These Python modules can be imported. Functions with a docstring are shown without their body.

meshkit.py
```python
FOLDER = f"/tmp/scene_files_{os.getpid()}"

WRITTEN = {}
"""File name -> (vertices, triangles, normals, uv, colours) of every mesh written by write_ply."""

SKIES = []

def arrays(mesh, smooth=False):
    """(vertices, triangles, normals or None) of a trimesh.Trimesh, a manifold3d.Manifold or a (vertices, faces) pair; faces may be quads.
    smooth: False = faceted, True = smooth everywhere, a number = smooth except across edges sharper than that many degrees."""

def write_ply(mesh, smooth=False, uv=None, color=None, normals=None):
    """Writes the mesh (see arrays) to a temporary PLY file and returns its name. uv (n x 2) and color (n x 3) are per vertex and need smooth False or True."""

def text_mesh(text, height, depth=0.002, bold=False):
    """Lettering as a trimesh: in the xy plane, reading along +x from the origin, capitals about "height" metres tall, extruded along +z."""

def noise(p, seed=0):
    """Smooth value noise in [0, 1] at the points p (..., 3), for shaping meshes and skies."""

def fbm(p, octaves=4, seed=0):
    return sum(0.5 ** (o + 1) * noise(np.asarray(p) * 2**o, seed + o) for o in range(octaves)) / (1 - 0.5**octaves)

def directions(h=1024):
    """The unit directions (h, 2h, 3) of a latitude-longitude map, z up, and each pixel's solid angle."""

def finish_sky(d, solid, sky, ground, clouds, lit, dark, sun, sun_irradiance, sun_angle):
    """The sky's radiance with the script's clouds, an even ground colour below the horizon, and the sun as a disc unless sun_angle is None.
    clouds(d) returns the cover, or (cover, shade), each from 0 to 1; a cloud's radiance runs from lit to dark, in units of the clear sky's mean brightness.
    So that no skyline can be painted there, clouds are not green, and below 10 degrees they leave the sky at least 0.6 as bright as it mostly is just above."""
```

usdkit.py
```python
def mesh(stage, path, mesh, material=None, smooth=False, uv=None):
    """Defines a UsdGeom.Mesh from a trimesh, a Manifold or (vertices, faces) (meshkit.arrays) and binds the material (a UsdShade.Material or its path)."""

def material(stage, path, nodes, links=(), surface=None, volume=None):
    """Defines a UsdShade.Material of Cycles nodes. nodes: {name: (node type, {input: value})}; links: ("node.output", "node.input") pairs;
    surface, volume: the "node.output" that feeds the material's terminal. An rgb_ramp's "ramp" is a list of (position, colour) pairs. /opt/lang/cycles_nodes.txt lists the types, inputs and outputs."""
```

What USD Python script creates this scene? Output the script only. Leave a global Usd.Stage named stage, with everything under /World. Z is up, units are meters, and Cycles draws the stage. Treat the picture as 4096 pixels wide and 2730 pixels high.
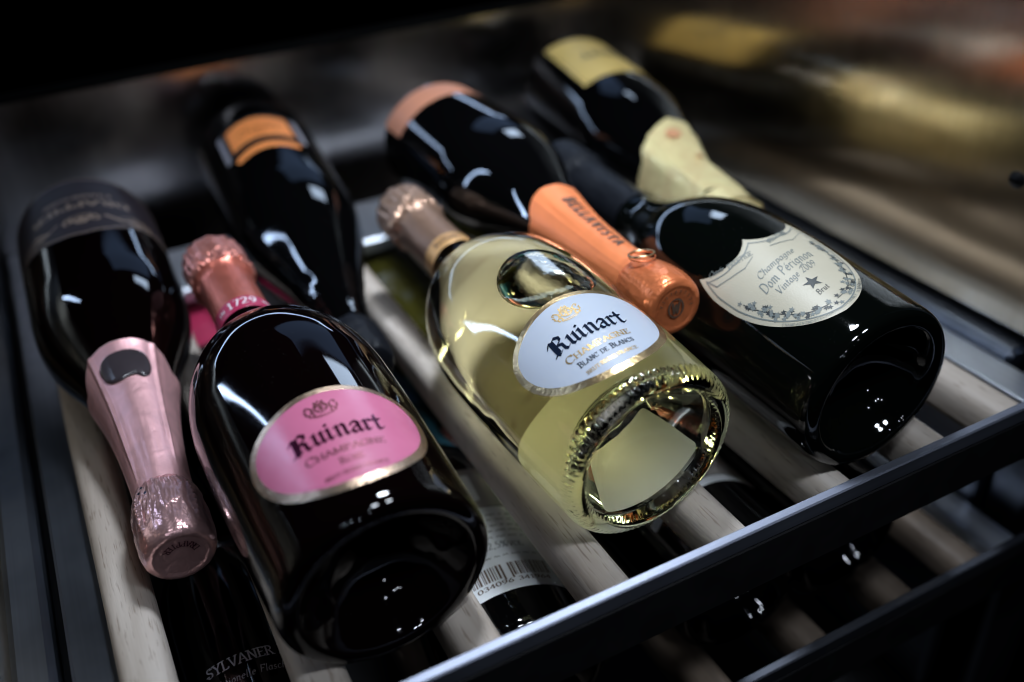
import math
import numpy as np
import trimesh
import usdkit
import meshkit
from pxr import Gf, Sdf, Usd, UsdGeom, UsdLux, UsdShade

stage = Usd.Stage.CreateInMemory()
UsdGeom.SetStageUpAxis(stage, 'Z')
UsdGeom.Xform.Define(stage, '/World')
rng = np.random.default_rng(7)

# ---------------------------------------------------------------- camera
YAW, PITCH, ROLL, EYE = math.radians(25.575), math.radians(33.209), math.radians(-3.427), (0.0, 0.0, 0.3334)
EXPOSURE = 5.4
FOCUS, FSTOP = 0.442, 3.0
cam = UsdGeom.Camera.Define(stage, '/World/camera')
fw = np.array([math.sin(YAW) * math.cos(PITCH), math.cos(YAW) * math.cos(PITCH), -math.sin(PITCH)])
r0 = np.array([math.cos(YAW), -math.sin(YAW), 0])
u0 = np.cross(r0, fw)
rt, up = math.cos(ROLL) * r0 + math.sin(ROLL) * u0, -math.sin(ROLL) * r0 + math.cos(ROLL) * u0
cam.AddTransformOp().Set(Gf.Matrix4d(*rt, 0, *up, 0, *(-fw), 0, *EYE, 1))
cam.CreateHorizontalApertureAttr(36.0)
cam.CreateFocalLengthAttr(33.684)
cam.CreateClippingRangeAttr(Gf.Vec2f(0.02, 50))
cam.CreateFStopAttr(FSTOP)
cam.CreateFocusDistanceAttr(FOCUS)
cam.CreateExposureAttr(EXPOSURE)


# ---------------------------------------------------------------- lamps of the bar and one added panel (no daylight reaches the drawer)
def lamp(name, at, to, w, h, strength, color, disk=False):
    L = (UsdLux.DiskLight if disk else UsdLux.RectLight).Define(stage, '/World/' + name)
    z = np.array(at, float) - np.array(to, float)
    z /= np.linalg.norm(z)
    hint = np.array([0, 1.0, 0]) if abs(z[1]) < .9 else np.array([0, 0, 1.0])
    x = np.cross(hint, z)
    x /= np.linalg.norm(x)
    y = np.cross(z, x)
    L.AddTransformOp().Set(Gf.Matrix4d(*x, 0, *y, 0, *z, 0, *at, 1))
    if disk:
        L.CreateRadiusAttr(w)
    else:
        L.CreateWidthAttr(w)
        L.CreateHeightAttr(h)
    L.CreateIntensityAttr(strength)
    L.CreateColorAttr(Gf.Vec3f(*color))
    return L


COOL = (.80, .89, 1.0)
DIM = 1 / 16      # the bar is dark: the exposure above makes up for it
def spot(name, at, to, radius, strength, angle, soft):
    L = UsdLux.SphereLight.Define(stage, '/World/' + name)
    z = np.array(at, float) - np.array(to, float)
    z /= np.linalg.norm(z)
    x = np.cross([0, 1.0, 0], z)
    x /= np.linalg.norm(x)
    L.AddTransformOp().Set(Gf.Matrix4d(*x, 0, *np.cross(z, x), 0, *z, 0, *at, 1))
    L.CreateRadiusAttr(radius)
    L.CreateIntensityAttr(strength)
    L.CreateColorAttr(Gf.Vec3f(*COOL))
    sh = UsdLux.ShapingAPI.Apply(L.GetPrim())
    sh.CreateShapingConeAngleAttr(angle)
    sh.CreateShapingConeSoftnessAttr(soft)


spot('ceiling_spot', (.275, .48, .66), (.19, .38, .05), .055, 56 * DIM, 34, 1.0)
spot('ceiling_spot_003', (.30, .50, .68), (.27, .66, .09), .030, 125 * DIM, 28, 1.0)
for i, (x, y) in enumerate([(.33, -.02), (.17, .01)]):
    spot(f'ceiling_spot_{i + 1:03d}', (x, y, .66), (.21, .33, .05), .040, 32 * DIM, 24, 1.0)
lamp('bar_light', (.71, 1.15, .65), (.22, .40, .05), .26, .10, 3 * DIM, (.60, .76, 1.0))
lamp('bar_window', (.95, 2.2, 1.05), (.2, .35, .05), 1.2, .55, .14 * DIM, (.36, .56, 1.0))  # added unseen panel that brightens the inside of the clear bottle
lamp('counter_strip', (-.45, .95, .085), (.20, .75, .07), 1.5, .022, 13 * DIM, (.50, .68, 1.0))
lamp('counter_strip_001', (.15, 1.55, .30), (.18, .60, .05), 1.5, .030, 2.6 * DIM, (.50, .68, 1.0))
for i, (x, y, z, s) in enumerate([(-.45, -1.5, 1.15, 60), (-.30, -1.55, 1.25, 90), (-.62, -1.45, 1.2, 40), (.25, -1.4, 1.45, 60), (.05, -1.6, .55, 30)]):
    lamp('room_downlight' + (f'_{i:03d}' if i else ''), (x, y, z), (.2, .4, 0), .018, 0, s * DIM, (.78, .86, 1.0), True)


# ---------------------------------------------------------------- helpers
used = {}


def numbered(parent, name):
    k = (str(parent), name)
    n = used.get(k, -1) + 1
    used[k] = n
    return name + (f'_{n:03d}' if n else '')


def tag(p, label=None, cat=None, group=None, kind=None):
    p = p.GetPrim() if hasattr(p, 'GetPrim') else p
    for k, v in (('label', label), ('category', cat), ('group', group), ('kind', kind)):
        if v:
            p.SetCustomDataByKey(k, v)
    return p


def obj(name, mesh, m, parent='/World', smooth=35, label=None):
    parent = str(parent.GetPath()) if hasattr(parent, 'GetPath') else parent
    o = usdkit.mesh(stage, parent + '/' + numbered(parent, name), mesh, MAT[m], smooth=smooth)
    if label:
        tag(o, label)
    return o


def thing(name, label, cat, loc=(0, 0, 0), axes=None, group=None):
    x = UsdGeom.Xform.Define(stage, '/World/' + numbered('/World', name))
    a = np.eye(3) if axes is None else axes
    x.AddTransformOp().Set(Gf.Matrix4d(*a[0], 0, *a[1], 0, *a[2], 0, *[float(v) for v in loc], 1))
    tag(x, label, cat, group)
    return x


def struct(name, mesh, m, smooth=35):
    o = obj(name, mesh, m, smooth=smooth)
    tag(o, kind='structure')
    return o


def box(x0, x1, y0, y1, z0, z1, bev=0.0):
    if bev <= 0:
        b = trimesh.creation.box([x1 - x0, y1 - y0, z1 - z0])
        b.apply_translation([(x0 + x1) / 2, (y0 + y1) / 2, (z0 + z1) / 2])
        return b
    pts = []
    for sx, x in ((1, x0), (-1, x1)):
        for sy, y in ((1, y0), (-1, y1)):
            for sz, z in ((1, z0), (-1, z1)):
                pts += [(x, y + sy * bev, z + sz * bev), (x + sx * bev, y, z + sz * bev), (x + sx * bev, y + sy * bev, z)]
    return trimesh.convex.convex_hull(np.array(pts))


def join(*ms):
    return trimesh.util.concatenate(list(ms))


def smoothcurve(pts, n):
    """Monotone interpolation through (s, r) points, resampled."""
    from scipy.interpolate import PchipInterpolator
    p = np.array(pts, float)
    t = np.r_[0, np.cumsum(np.hypot(*np.diff(p, axis=0).T))]
    q = np.linspace(0, t[-1], n)
    return np.c_[PchipInterpolator(t, p[:, 0])(q), PchipInterpolator(t, p[:, 1])(q)]


def lathe(prof, n=128, shift=None, closed_ends=True):
    """prof: (s, r) along the axis +Y; angle 0 is +Z, growing towards +X. shift(phi, s, r) -> (s, r) for wrinkles and flutes."""
    prof = np.asarray(prof, float)
    ph = np.linspace(0, 2 * np.pi, n, endpoint=False)
    S, P = np.meshgrid(prof[:, 0], ph, indexing='ij')
    Rr = np.meshgrid(prof[:, 1], ph, indexing='ij')[0]
    if shift is not None:
        S, Rr = shift(P, S, Rr)
    v = np.stack([Rr * np.sin(P), S, Rr * np.cos(P)], -1).reshape(-1, 3)
    m = len(prof)
    i, j = np.meshgrid(np.arange(m - 1), np.arange(n), indexing='ij')
    a, b = i * n + j, i * n + (j + 1) % n
    c_, d = a + n, b + n
    f = np.vstack([np.stack([a, b, d], -1).reshape(-1, 3), np.stack([a, d, c_], -1).reshape(-1, 3)])
    t = trimesh.Trimesh(v, f, process=False)
    if closed_ends:
        add, vv = [], [v]
        for k, row in ((0, 0), (1, m - 1)):
            if prof[row, 1] > 1e-6:
                ctr = v[row * n:(row + 1) * n].mean(0)
                idx = len(v) + len(vv) - 1
                vv.append(ctr[None])
                r_ = row * n + np.arange(n)
                q = np.roll(r_, -1)
                add.append(np.stack([np.full(n, idx), q, r_] if k == 0 else [np.full(n, idx), r_, q], -1))
        t = trimesh.Trimesh(np.vstack(vv), np.vstack([f] + add), process=False)
    t.merge_vertices()
    t.update_faces(t.nondegenerate_faces())
    if t.volume < 0:
        t.invert()
    return t


def flat_mesh(shape, edge=.003):
    ms = []
    for g in getattr(shape, 'geoms', [shape]):
        if g.geom_type != 'Polygon' or g.area < 1e-12:
            continue
        v, f = trimesh.creation.triangulate_polygon(g, engine='earcut')
        ms.append(trimesh.Trimesh(np.c_[v, np.zeros(len(v))], f, process=False))
    t = trimesh.util.concatenate(ms)
    v, f = trimesh.remesh.subdivide_to_size(t.vertices, t.faces, edge, max_iter=12)
    return trimesh.Trimesh(v, f, process=True)


def wrap(shape, rad, eps, edge=.003):
    """A flat shape in (arc length, place along the axis) laid round a bottle of radius rad(s) (rad is a function or a number)."""
    t = flat_mesh(shape, edge)
    a, s = t.vertices[:, 0], t.vertices[:, 1]
    r = rad(s) if callable(rad) else np.full(len(s), float(rad))
    ref = rad(np.array([s.mean()]))[0] if callable(rad) else float(rad)
    t.vertices = np.c_[(r + eps) * np.sin(a / ref), s, (r + eps) * np.cos(a / ref)]
    if t.face_normals[:, 2].mean() < 0:
        t.invert()
    return t


def placed_text(text, height, a, s, width=None, turn=0.0, **k):
    from shapely import affinity
    g = text_shape(text, height, width, **k)
    if turn:
        g = affinity.rotate(g, turn, origin=(0, 0))
    return affinity.translate(g, a, s)


def bottle_axes(B, d, roll=0.0):
    """Rows: label's right, axis towards the neck, out of the label."""
    d = np.array(d, float)
    d /= np.linalg.norm(d)
    v = np.array([0, 0, 1.0]) - d[2] * d
    v /= np.linalg.norm(v)
    u = np.cross(d, v)
    return np.array([u * math.cos(roll) - v * math.sin(roll), d, v * math.cos(roll) + u * math.sin(roll)])


# ---------------------------------------------------------------- materials
MAT = {}


def mat(name, nodes, links=(), surface='p.BSDF', volume=None):
    MAT[name] = usdkit.material(stage, '/World/Looks/' + name, nodes, links, surface, volume)


def plain(name, color, rough=.5, metal=0.0, vary=.12, scale=40, bump=0.0, bscale=200, stretch=(1, 1, 1), rvary=.08, **extra):
    c = np.array(color)
    nodes = {'tc': ('texture_coordinate', {}), 'mp': ('mapping', {'scale': tuple(scale * x for x in stretch)}), 'n': ('noise_texture', {'scale': 1.0, 'detail': 5.0}),
             'r': ('rgb_ramp', {'ramp': [(.25, tuple(c * (1 - vary))), (.75, tuple(np.minimum(c * (1 + vary), 1)))]}),
             'rr': ('map_range', {'from_min': .2, 'from_max': .8, 'to_min': max(rough - rvary, .01), 'to_max': rough + rvary}),
             'p': ('principled_bsdf', {'metallic': metal, **extra})}
    links = [('tc.object', 'mp.vector'), ('mp.vector', 'n.vector'), ('n.fac', 'r.fac'), ('r.color', 'p.base_color'), ('n.fac', 'rr.value'), ('rr.result', 'p.roughness')]
    if bump:
        nodes['n2'] = ('noise_texture', {'scale': float(bscale), 'detail': 4.0})
        nodes['b'] = ('bump', {'strength': bump, 'distance': .001})
        links += [('tc.object', 'n2.vector'), ('n2.fac', 'b.height'), ('b.normal', 'p.normal')]
    mat(name, nodes, links)


# beech wood with long grain and short dark pores
mat('beech', {
    'tc': ('texture_coordinate', {}), 'oi': ('object_info', {}), 'ad': ('vector_math', {'math_type': 'add'}), 'mp': ('mapping', {'scale': (60, 5, 60)}), 'n': ('noise_texture', {'scale': 1.6, 'detail': 6.0, 'distortion': .6}),
    'mp2': ('mapping', {'scale': (900, 70, 900)}), 'n2': ('noise_texture', {'scale': 1.0, 'detail': 2.0}),
    'mp3': ('mapping', {'scale': (26, 9, 26)}), 'n3': ('noise_texture', {'scale': 1.0, 'detail': 3.0}),
    'r': ('rgb_ramp', {'ramp': [(.28, (.40, .34, .29)), (.5, (.54, .48, .43)), (.72, (.63, .57, .52))]}),
    'r2': ('rgb_ramp', {'ramp': [(.30, (.5, .44, .40)), (.40, (1, 1, 1))]}),
    'r3': ('rgb_ramp', {'ramp': [(.32, (.72, .68, .64)), (.6, (1, 1, 1))]}),
    'm': ('mix', {'mix_type': 'multiply', 'fac': .75}), 'm2': ('mix', {'mix_type': 'multiply', 'fac': .8}),
    'b': ('bump', {'strength': .25, 'distance': .0006}), 'p': ('principled_bsdf', {'roughness': .58, 'specular_ior_level': .35})},
    [('tc.object', 'ad.vector1'), ('oi.random', 'ad.vector2'), ('ad.vector', 'mp.vector'), ('mp.vector', 'n.vector'), ('ad.vector', 'mp2.vector'), ('mp2.vector', 'n2.vector'), ('ad.vector', 'mp3.vector'), ('mp3.vector', 'n3.vector'),
     ('n.fac', 'r.fac'), ('n2.fac', 'r2.fac'), ('n3.fac', 'r3.fac'), ('r.color', 'm.color1'), ('r2.color', 'm.color2'), ('m.color', 'm2.color1'), ('r3.color', 'm2.color2'), ('m2.color', 'p.base_color'), ('n2.fac', 'b.height'), ('b.normal', 'p.normal')])


# the same beech, browner and darker: dimness of the lower shelf painted in
mat('dimmed_beech', {
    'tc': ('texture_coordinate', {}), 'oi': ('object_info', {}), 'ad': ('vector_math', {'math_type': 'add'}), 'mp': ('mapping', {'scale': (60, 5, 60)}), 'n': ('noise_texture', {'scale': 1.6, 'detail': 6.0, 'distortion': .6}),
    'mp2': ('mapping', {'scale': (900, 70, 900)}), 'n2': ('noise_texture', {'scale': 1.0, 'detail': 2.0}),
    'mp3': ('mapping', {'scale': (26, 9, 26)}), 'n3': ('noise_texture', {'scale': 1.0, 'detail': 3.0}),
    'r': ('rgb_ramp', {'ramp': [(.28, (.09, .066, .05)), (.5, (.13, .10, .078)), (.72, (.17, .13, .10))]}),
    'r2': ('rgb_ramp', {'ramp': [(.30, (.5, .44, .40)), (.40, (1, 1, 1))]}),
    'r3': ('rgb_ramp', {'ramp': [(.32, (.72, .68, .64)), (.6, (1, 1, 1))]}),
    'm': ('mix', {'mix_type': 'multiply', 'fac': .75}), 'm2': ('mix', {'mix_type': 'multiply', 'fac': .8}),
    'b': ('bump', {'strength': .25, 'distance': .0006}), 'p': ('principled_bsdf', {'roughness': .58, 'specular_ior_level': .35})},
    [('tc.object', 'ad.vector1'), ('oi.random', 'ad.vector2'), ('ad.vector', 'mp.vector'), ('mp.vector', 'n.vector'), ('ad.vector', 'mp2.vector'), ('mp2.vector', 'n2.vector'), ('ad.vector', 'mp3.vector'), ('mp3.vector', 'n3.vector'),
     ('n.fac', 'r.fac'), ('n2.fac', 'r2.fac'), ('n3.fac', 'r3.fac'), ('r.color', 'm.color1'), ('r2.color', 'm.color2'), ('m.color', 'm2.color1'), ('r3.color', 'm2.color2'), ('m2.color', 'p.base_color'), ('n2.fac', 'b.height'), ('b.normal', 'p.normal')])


def metal(name, color, rough, brush=(4, 4, 400), amount=.10, bump=.15):
    c = np.array(color)
    mat(name, {'tc': ('texture_coordinate', {}), 'mp': ('mapping', {'scale': brush}), 'n': ('noise_texture', {'scale': 1.0, 'detail': 6.0, 'roughness': .7}),
               'sm': ('noise_texture', {'scale': 9.0, 'detail': 4.0}), 'rr': ('map_range', {'from_min': .3, 'from_max': .75, 'to_min': max(rough - amount, .05), 'to_max': rough + amount}),
               'r': ('rgb_ramp', {'ramp': [(.3, tuple(c * .85)), (.7, tuple(c))]}), 'b': ('bump', {'strength': bump, 'distance': .0004}),
               'p': ('principled_bsdf', {'metallic': 1.0})},
        [('tc.object', 'mp.vector'), ('mp.vector', 'n.vector'), ('tc.object', 'sm.vector'), ('sm.fac', 'rr.value'), ('rr.result', 'p.roughness'), ('n.fac', 'r.fac'), ('r.color', 'p.base_color'), ('n.fac', 'b.height'), ('b.normal', 'p.normal')])


mat('wall_steel', {'tc': ('texture_coordinate', {}), 'mp': ('mapping', {'scale': (3, 260, 5)}), 'n': ('noise_texture', {'scale': 1.0, 'detail': 6.0, 'roughness': .7}), 'sm': ('noise_texture', {'scale': 8.0, 'detail': 5.0}),
                   'rr': ('map_range', {'from_min': .3, 'from_max': .75, 'to_min': .15, 'to_max': .26}), 'r': ('rgb_ramp', {'ramp': [(.3, (.64, .54, .40)), (.7, (.69, .585, .44))]}), 'b': ('bump', {'strength': .02, 'distance': .0003}),
                   'ty': ('combine_xyz', {'x': 0.0, 'y': 1.0, 'z': 0.0}), 'p': ('principled_bsdf', {'metallic': 1.0, 'anisotropic': .88})},
    [('tc.object', 'mp.vector'), ('mp.vector', 'n.vector'), ('tc.object', 'sm.vector'), ('sm.fac', 'rr.value'), ('rr.result', 'p.roughness'), ('n.fac', 'r.fac'), ('r.color', 'p.base_color'), ('n.fac', 'b.height'), ('b.normal', 'p.normal'), ('ty.vector', 'p.tangent')])
mat('back_steel', {'tc': ('texture_coordinate', {}), 'mp': ('mapping', {'scale': (260, 3, 5)}), 'n': ('noise_texture', {'scale': 1.0, 'detail': 6.0, 'roughness': .7}), 'sm': ('noise_texture', {'scale': 8.0, 'detail': 5.0}),
                   'rr': ('map_range', {'from_min': .3, 'from_max': .75, 'to_min': .16, 'to_max': .28}), 'r': ('rgb_ramp', {'ramp': [(.3, (.48, .45, .45)), (.7, (.60, .57, .56))]}),
                   'ty': ('combine_xyz', {'x': 1.0, 'y': 0.0, 'z': 0.0}), 'p': ('principled_bsdf', {'metallic': 1.0, 'anisotropic': .80})},
    [('tc.object', 'mp.vector'), ('mp.vector', 'n.vector'), ('tc.object', 'sm.vector'), ('sm.fac', 'rr.value'), ('rr.result', 'p.roughness'), ('n.fac', 'r.fac'), ('r.color', 'p.base_color'), ('ty.vector', 'p.tangent')])
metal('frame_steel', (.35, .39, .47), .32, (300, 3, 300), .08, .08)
metal('brightened_steel', (.70, .74, .82), .46, (300, 3, 300), .10, .08)  # frame steel made paler: light on right rails and rear bar painted in
metal('dimmed_steel', (.13, .14, .17), .5, (3, 300, 300), .08, .08)  # rail steel made darker: shade on the lower front rail painted in
metal('rail_steel', (.36, .39, .49), .52, (3, 300, 300), .08, .08)
plain('black_metal', (.006, .006, .007), .5, vary=.2, scale=60, specular_ior_level=.2)
plain('rubber', (.004, .004, .004), .9, specular_ior_level=0.0)
plain('orange_band', (.60, .34, .14), .38, metal=.3)


def glass_dark(name, color, rough=.03):
    """Bottle glass too dark to see through, with faint waviness and dust."""
    mat(name, {'tc': ('texture_coordinate', {}), 'n': ('noise_texture', {'scale': 26.0, 'detail': 1.0}), 'b': ('bump', {'strength': .018, 'distance': .004}),
               'd': ('noise_texture', {'scale': 900.0, 'detail': 2.0}), 'dr': ('rgb_ramp', {'ramp': [(.70, color), (.80, tuple(np.array(color) + .010))]}),
               's': ('noise_texture', {'scale': 25.0, 'detail': 5.0}), 'rr': ('map_range', {'from_min': .35, 'from_max': .75, 'to_min': rough * .6, 'to_max': rough * 2.2}),
               'p': ('principled_bsdf', {'ior': 1.52})},
        [('tc.object', 'n.vector'), ('n.fac', 'b.height'), ('b.normal', 'p.normal'), ('tc.object', 'd.vector'), ('d.fac', 'dr.fac'), ('dr.color', 'p.base_color'), ('tc.object', 's.vector'), ('s.fac', 'rr.value'), ('rr.result', 'p.roughness')])


glass_dark('black_glass', (.0012, .0012, .0014))
glass_dark('rose_glass', (.0016, .0006, .0007))
glass_dark('green_black_glass', (.0012, .0018, .0015))
glass_dark('olive_glass', (.035, .032, .006), .05)

mat('clear_glass', {'tc': ('texture_coordinate', {}), 'n': ('noise_texture', {'scale': 30.0, 'detail': 1.0}), 'b': ('bump', {'strength': .02, 'distance': .004}),
                    'g': ('glass_bsdf', {'color': (.99, 1.0, .97), 'IOR': 1.50, 'roughness': .0})}, [('tc.object', 'n.vector'), ('n.fac', 'b.height'), ('b.normal', 'g.normal')], 'g.BSDF')
mat('wine', {'g': ('glass_bsdf', {'color': (1, 1, 1), 'IOR': .892, 'roughness': .0}), 'a': ('volume_coefficients', {'scatter_coeffs': (0.0, 0.0, 0.0), 'absorption_coeffs': (.0, 1.0, 6.6)})}, [], 'g.BSDF', 'a.volume')
mat('air_pocket', {'g': ('glass_bsdf', {'color': (1, 1, 1), 'IOR': 1.34, 'roughness': .0}), 'tc': ('texture_coordinate', {}), 'n': ('voronoi_texture', {'scale': 420.0, 'feature': 'smooth_f1'}), 'b': ('bump', {'strength': .025, 'distance': .003})},
    [('tc.object', 'n.vector'), ('n.distance', 'b.height'), ('b.normal', 'g.normal')], 'g.BSDF')


def foil(name, color, rough=.3, metal=.85, crumple=.25, scale=70, vary=.12):
    c = np.array(color)
    mat(name, {'tc': ('texture_coordinate', {}), 'n': ('noise_texture', {'scale': float(scale), 'detail': 3.0, 'distortion': .8}), 'n2': ('noise_texture', {'scale': 900.0, 'detail': 2.0}),
               'b': ('bump', {'strength': crumple, 'distance': .004}), 'b2': ('bump', {'strength': .12, 'distance': .0004}),
               'r': ('rgb_ramp', {'ramp': [(.3, tuple(c * (1 - vary))), (.7, tuple(np.minimum(c * (1 + vary), 1)))]}), 'p': ('principled_bsdf', {'metallic': metal, 'roughness': rough})},
        [('tc.object', 'n.vector'), ('tc.object', 'n2.vector'), ('n.fac', 'b.height'), ('n2.fac', 'b2.height'), ('b.normal', 'b2.normal'), ('b2.normal', 'p.normal'), ('n.fac', 'r.fac'), ('r.color', 'p.base_color')])


foil('copper_pink_foil', (.68, .19, .135), .36, .7, .10)
foil('copper_pink_shiny', (.72, .27, .215), .30, .75, .30, 160)
foil('bronze_foil', (.27, .165, .115), .42, .6, .08)
foil('bronze_shiny', (.46, .29, .205), .30, .75, .30, 160)
foil('pink_foil', (.78, .43, .45), .40, .55, .10)
foil('pink_shiny', (.88, .52, .52), .22, .80, .22, 150)
foil('orange_foil', (.85, .24, .085), .42, .25, .08, 60, .06)
foil('orange_shiny', (.80, .22, .08), .30, .55, .22, 110)
foil('gold_foil', (1.0, .78, .40), .25, .42, .35)
plain('black_foil', (.006, .007, .010), .45, bump=.3, bscale=70, specular_ior_level=.2)
foil('gold_edge', (.62, .45, .24), .30, 1.0, .10, 300)
foil('rose_gold_edge', (.70, .50, .36), .32, 1.0, .10, 300)
foil('gold_print', (.80, .55, .24), .30, .9, .02, 300)
foil('navy_print', (.012, .022, .05), .16, .5, .0, 300)
foil('plum_print', (.10, .015, .05), .15, .75, .0, 300)
foil('blush_print', (.62, .22, .26), .22, .9, .0, 300)
foil('ring_gold', (.82, .66, .38), .25, 1.0, .0)
mat('white_label', {'tc': ('texture_coordinate', {}), 'n': ('noise_texture', {'scale': 1400.0, 'detail': 3.0}), 'b': ('bump', {'strength': .10, 'distance': .001}), 'p': ('principled_bsdf', {'base_color': (.58, .645, .77), 'roughness': .36}),
                     't': ('translucent_bsdf', {'color': (.80, .80, .74)}), 'm': ('mix_closure', {'fac': .34})},
    [('tc.object', 'n.vector'), ('n.fac', 'b.height'), ('b.normal', 'p.normal'), ('p.BSDF', 'm.closure1'), ('t.BSDF', 'm.closure2')], 'm.closure')
plain('pink_label', (.57, .15, .27), .26, vary=.03, bump=.06, bscale=1200, specular_ior_level=.8)
plain('magenta_band', (.42, .03, .09), .35, vary=.05)
plain('cream_label', (.44, .40, .305), .42, vary=.04, bump=.10, bscale=1200)
plain('paper_label', (.70, .72, .74), .5, vary=.03, bump=.08, bscale=1200)
plain('back_paper', (.80, .79, .74), .7, vary=.02)
plain('grey_label', (.30, .28, .26), .5, vary=.05)
plain('plum_label', (.020, .013, .018), .55, vary=.12, specular_ior_level=.3)
plain('orange_label', (.83, .27, .07), .5, vary=.06)
plain('yellow_label', (.66, .47, .14), .5, vary=.06)
plain('salmon_label', (.50, .20, .11), .5, vary=.06)
plain('ink', (.03, .035, .035), .5)
plain('grey_ink', (.16, .18, .17), .5)
plain('brown_ink', (.10, .06, .04), .5)
plain('silver_print', (.42, .40, .45), .4, metal=.3)
plain('bronze_print', (.42, .30, .22), .4, metal=.3)
plain('white_print', (.80, .72, .76), .45)
plain('blue_foil', (.06, .14, .26), .35, metal=.4)
plain('teal_label', (.02, .13, .18), .5)
plain('dark_plaque', (.055, .045, .052), .16, vary=.15, coat_weight=.6)
plain('red_seal', (.55, .27, .14), .4)
plain('orange_print', (.50, .14, .03), .5)
# ---------------------------------------------------------------- lettering: skeleton strokes drawn with a broad pen
def arc(cx, cy, rx, ry, a0, a1, n=10):
    t = np.radians(np.linspace(a0, a1, n))
    return [(cx + rx * math.cos(x), cy + ry * math.sin(x)) for x in t]


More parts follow.
